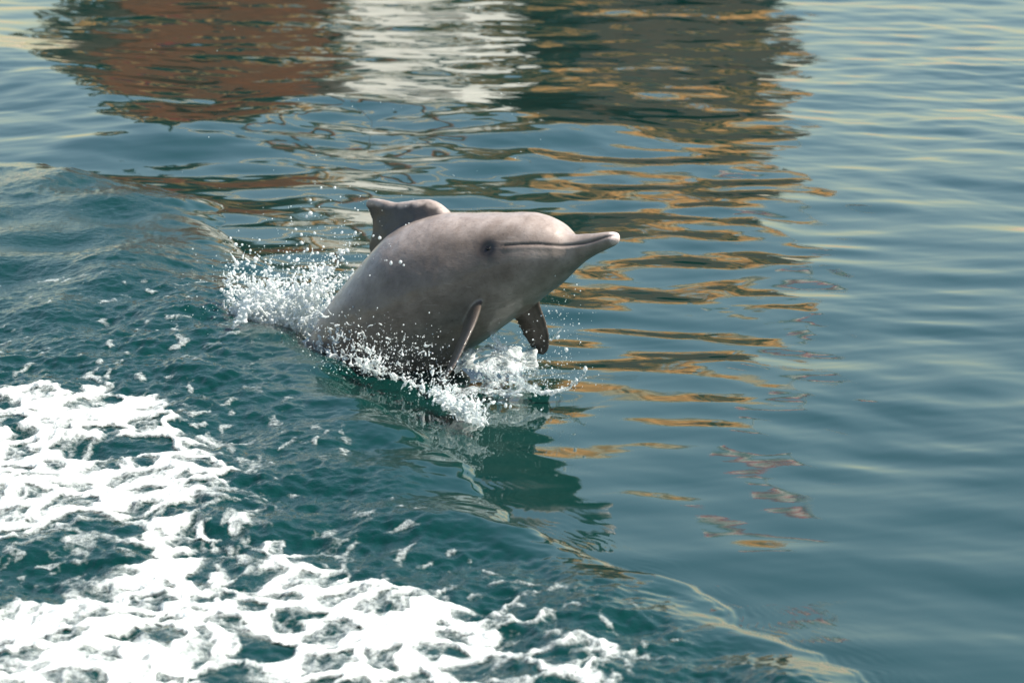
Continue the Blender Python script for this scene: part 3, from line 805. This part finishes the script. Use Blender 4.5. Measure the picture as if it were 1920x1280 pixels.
for st in ([(545, 565), (580, 545), (612, 512), (640, 488), (668, 446)], [(585, 570), (622, 545), (645, 522), (660, 512)], [(500, 570), (540, 545), (566, 530), (600, 503), (622, 500)], [(598, 600), (632, 572), (655, 560), (672, 538)],
           [(440, 600), (452, 565), (470, 548)], [(480, 580), (500, 540), (520, 530)], [(600, 620), (640, 590), (668, 592), (690, 600)]):
    for rep in range(3):
        off = RNG.normal(0, 7, 2); tt0 = 16.45+RNG.normal(0, .05)
        q = path([(a+off[0]+RNG.normal(0, 5), c_+off[1]+RNG.normal(0, 5)) for a, c_ in st], lambda a, c_: tt0, 95, .006)
        r_ = RNG.uniform(.0035, .0075, 95)*np.linspace(1.25, .7, 95); k_ = noise3(q*34, 75+rep) > -.15
        wp += list(q[k_]); wr += list(r_[k_])
for _ in range(900):
    px = RNG.normal(520, 42); by = 600+.24*(px-480); py = by-abs(RNG.normal(0, 17))+4
    wp.append(P(px, py, tw(by, .03)-.05+RNG.normal(0, .06))); wr.append(RNG.uniform(.007, .015))
sub = RNG.random(len(pts)) < .75
fa, fb = filaments(pts, 400, 10, .0056, .0024, .5, 3)
pl = liquid('splash_plume', np.r_[pts[sub], jp, wp, fa], np.r_[rad[sub], jr, wr, fb], M_FROTH)
tag(pl, 'white frothy splash thrown up behind the dolphin\'s back', 'splash')
# --- torn water along the dolphin's flank at the waterline
pts, rad = [], []
band = [(560, 640), (620, 668), (700, 698), (780, 726), (840, 760), (905, 800)]
BA = np.array(band, float); bs = np.r_[0, np.cumsum(np.hypot(*np.diff(BA, axis=0).T))]
for _ in range(6000):
    u = RNG.uniform(0, bs[-1]); x = np.interp(u, bs, BA[:, 0]); y = np.interp(u, bs, BA[:, 1])
    hgt = abs(RNG.normal(0, 1))*(34 if u < bs[-1]*.8 else 22)
    px = x+RNG.normal(0, 10); py = y+RNG.normal(0, 7)-hgt
    g0 = G(x, y, .05)
    t = (g0-np.array((0, 0, CAM_H)))@FWD-.02+RNG.normal(0, .05)
    p = P(px, py, t); pts.append(p); rad.append(RNG.uniform(.0030, .0062))
pts = np.array(pts); rad = np.array(rad)
nzv = noise3(pts*13, 81)+.8*noise3(pts*30, 82); ok = nzv > .20; pts, rad = pts[ok], rad[ok]
og, dr = [], []
for _ in range(70):
    u = RNG.uniform(0, bs[-1]); x = np.interp(u, bs, BA[:, 0]); y = np.interp(u, bs, BA[:, 1])
    og.append(G(x, y, .05)); d = np.array((RNG.normal(-.1, .5), RNG.normal(-.3, .3), RNG.uniform(.5, 1.2))); dr.append(d/np.linalg.norm(d))
jp, jr = jets(og, dr, (.7, 1.7), 30, .0065, .0028)
sub = RNG.random(len(pts)) < .65
fa, fb = filaments(pts, 260, 9, .0048, .0022, .3, 4)
fk = liquid('flank_splash', np.r_[pts[sub], jp, fa], np.r_[rad[sub], jr, fb], water_mat('torn_water', .60))
tag(fk, 'torn white water breaking along the dolphin\'s flank and near flipper', 'splash')
# --- dense white head of the bow splash below the near flipper
pts, rad = [], []
p = on_water(868, 785); tbow = (p-np.array((0, 0, CAM_H)))@FWD-.02
for _ in range(1500):
    a = RNG.normal(0, 1, 2); px = 868+a[0]*24+a[1]*6; py = 772+a[0]*13+a[1]*11
    pts.append(P(px, py, tbow+RNG.normal(0, .035))); rad.append(RNG.uniform(.004, .0085))
pts = np.array(pts); rad = np.array(rad); ok = noise3(pts*24, 91)+.5*noise3(pts*50, 92) > -.42
og = [P(868+RNG.normal(0, 20), 765+RNG.normal(0, 8), tw(785, .05)) for _ in range(26)]; dr = []
for _ in og: d = np.array((RNG.normal(.3, .5), RNG.normal(-.2, .3), RNG.uniform(.3, 1))); dr.append(d/np.linalg.norm(d))
jp, jr = jets(og, dr, (.5, 1.3), 26, .006, .0028)
fa, fb = filaments(pts[ok], 90, 8, .0048, .0024, .3, 5)
hs_ = liquid('bow_splash', np.r_[pts[ok], jp, fa], np.r_[rad[ok], jr, fb], M_FROTH)
tag(hs_, 'small dense white splash where the bow wave meets calm water', 'splash')
# --- clear sheet of water dragged up under the chest, with the long thread flung to the right
def sheet(corners, nu, nv_, bulge, amp, hole, seed):
    A, B, C_, D_ = [np.array(c_) for c_ in corners]
    uu, vv = np.meshgrid(np.linspace(0, 1, nu), np.linspace(0, 1, nv_)); uu = uu.ravel(); vv = vv.ravel()
    p = (A[None]*(1-uu)[:, None]+B[None]*uu[:, None])*(1-vv)[:, None]+(D_[None]*(1-uu)[:, None]+C_[None]*uu[:, None])*vv[:, None]
    nrm = np.cross(B-A, D_-A); nrm /= np.linalg.norm(nrm)
    q = p*7
    p = p+nrm[None]*(bulge*np.sin(uu*math.pi)*np.sin(vv*math.pi)+amp*noise3(q, seed)+.4*amp*noise3(q*3, seed+1))[:, None]
    p = p+.02*np.stack([noise3(q*1.7+5, seed+2), noise3(q*1.7+9, seed+3), noise3(q*1.7+15, seed+4)], 1)
    ridge = 1-np.abs(noise3(q*2.2, seed+5))*2.2
    edge = np.minimum(np.minimum(uu, 1-uu), np.minimum(vv, 1-vv))*5
    k = (noise3(q*1.6, seed+6)+ridge*.55+np.minimum(edge, 1)*.5 > hole)
    r = .0028+.0042*np.clip(ridge, 0, 1)
    return p[k], r[k]
tb = 15.98
p1, r1 = sheet([P(850, 655, tb+.02), P(985, 640, tb+.12), P(1010, 742, tw(742, .03)), P(850, 745, tw(745, .03))], 120, 110, -.05, .030, .55, 101)
p2, r2 = sheet([P(925, 620, 16.10), P(1000, 600, 16.22), P(1010, 700, tw(700, .02)), P(940, 710, tw(710, .02))], 70, 80, .04, .025, .5, 131)
arc = [(960, 705), (985, 722), (1010, 736), (1040, 735), (1065, 727), (1082, 715), (1092, 704), (1098, 694)]
p3 = path(arc, lambda a, c_: 15.46, 130, .0030); r3 = np.interp(np.linspace(0, 1, 130), [0, .3, .8, 1], [.012, .010, .0075, .0055])*RNG.uniform(.6, 1.15, 130)
p4 = path([(900, 690), (940, 715), (985, 722), (1005, 738)], lambda a, c_: 15.50, 70, .006); r4 = RNG.uniform(.004, .008, 70)
p5 = path([(1031, 636), (1040, 630), (1048, 622), (1052, 616)], lambda a, c_: 16.06, 26, .004); r5 = np.linspace(.006, .003, 26)
og = [P(RNG.uniform(880, 1010), RNG.uniform(690, 740), 15.52) for _ in range(46)]; dr = []
for _ in og: d = np.array((RNG.normal(.3, .5), RNG.normal(-.1, .4), RNG.uniform(.2, 1))); dr.append(d/np.linalg.norm(d))
jp, jr = jets(og, dr, (.5, 1.3), 28, .0055, .0026)
cs_ = liquid('clear_splash', np.r_[p1, p2, p3, p4, p5, jp], np.r_[r1, r2, r3, r4, r5, jr], M_CLEAR, .0038, 3)
tag(cs_, 'clear glassy sheet of water under the chest with a curling thread', 'splash')
# --- fine spray
pts, rad = [], []
def spray(n, cx, cy, sx, sy, t0, st, rmin=.0012, rmax=.0042):
    for _ in range(n):
        px = RNG.normal(cx, sx); py = RNG.normal(cy, sy); t = t0+RNG.normal(0, st); p = P(px, py, t)
        if p[2] < .03: continue
        pts.append(p); rad.append(rmin+(rmax-rmin)*RNG.random()**3.2)
spray(900, 560, 545, 62, 42, 16.45, .12); spray(260, 600, 470, 70, 50, 16.4, .15); spray(700, 720, 680, 70, 26, 15.75, .06); spray(300, 860, 735, 50, 26, 15.3, .06)
spray(420, 960, 690, 50, 34, 15.55, .10); spray(120, 1055, 650, 26, 45, 15.7, .12); spray(70, 1050, 560, 26, 40, 15.9, .1); spray(200, 1040, 720, 40, 24, 15.45, .05)
spray(60, 700, 430, 40, 60, 15.95, .05); spray(90, 640, 300, 320, 160, 17.0, .8, .001, .0028); spray(140, 430, 540, 50, 40, 16.6, .12); spray(150, 690, 640, 60, 30, 15.75, .04)
V, F = balls(pts, rad, ICO1)
so = add('fine_spray', mesh_np('fine_spray', V, F), M_DROP)
tag(so, 'fine spray of tiny water drops around the leaping dolphin', 'spray', kind='stuff')
DROPS = [(582, 400, .0098), (575, 406, .0066), (590, 437, .0058), (565, 440, .0062), (566, 455, .0066), (570, 472, .0058), (576, 468, .0066), (555, 430, .005), (628, 352, .0060), (602, 352, .005),
         (582, 375, .0055), (545, 408, .0045), (641, 436, .0058), (666, 437, .0068), (712, 446, .0075), (700, 442, .0045), (733, 493, .006), (751, 491, .0075), (757, 497, .0045), (640, 475, .0095), (651, 469, .008),
         (600, 507, .006), (530, 495, .005), (498, 492, .0045), (507, 491, .0045), (478, 498, .0045), (1098, 691, .008), (1081, 712, .006), (948, 760, .007), (957, 762, .006), (1015, 768, .004), (1035, 690, .004), (1046, 632, .006), (1062, 655, .007), (608, 580, .006), (660, 590, .006)]
for i, (px, py, r) in enumerate(DROPS):
    t = 16.35 if px < 690 else (15.72 if px < 800 else 15.30)
    if 690 <= px < 725: t = 15.9
    V = ICO2[0]*np.array((1, 1, RNG.uniform(1.05, 1.6)))*r; V = V*(1+.12*noise3(ICO2[0]*1.3+i*5, 7))[:, None]
    a = RNG.uniform(-.7, .7); R = np.array(((math.cos(a), 0, math.sin(a)), (0, 1, 0), (-math.sin(a), 0, math.cos(a))))
    o = add('water_droplet', mesh_np('water_droplet', V@R.T, ICO2[1]), M_DROP)
    o.location = P(px, py, t)
    lab = ('large white water drop flying above the frothy splash behind the back' if px < 690 else 'white water drop hanging in front of the dorsal fin base' if px < 725 else
           'white water drop flying in front of the dolphin\'s grey flank' if px < 800 else 'white water drop flung beside the clear splash under the chest')
    tag(o, lab, 'droplet', 'drops '+lab.split(' drop ')[1])
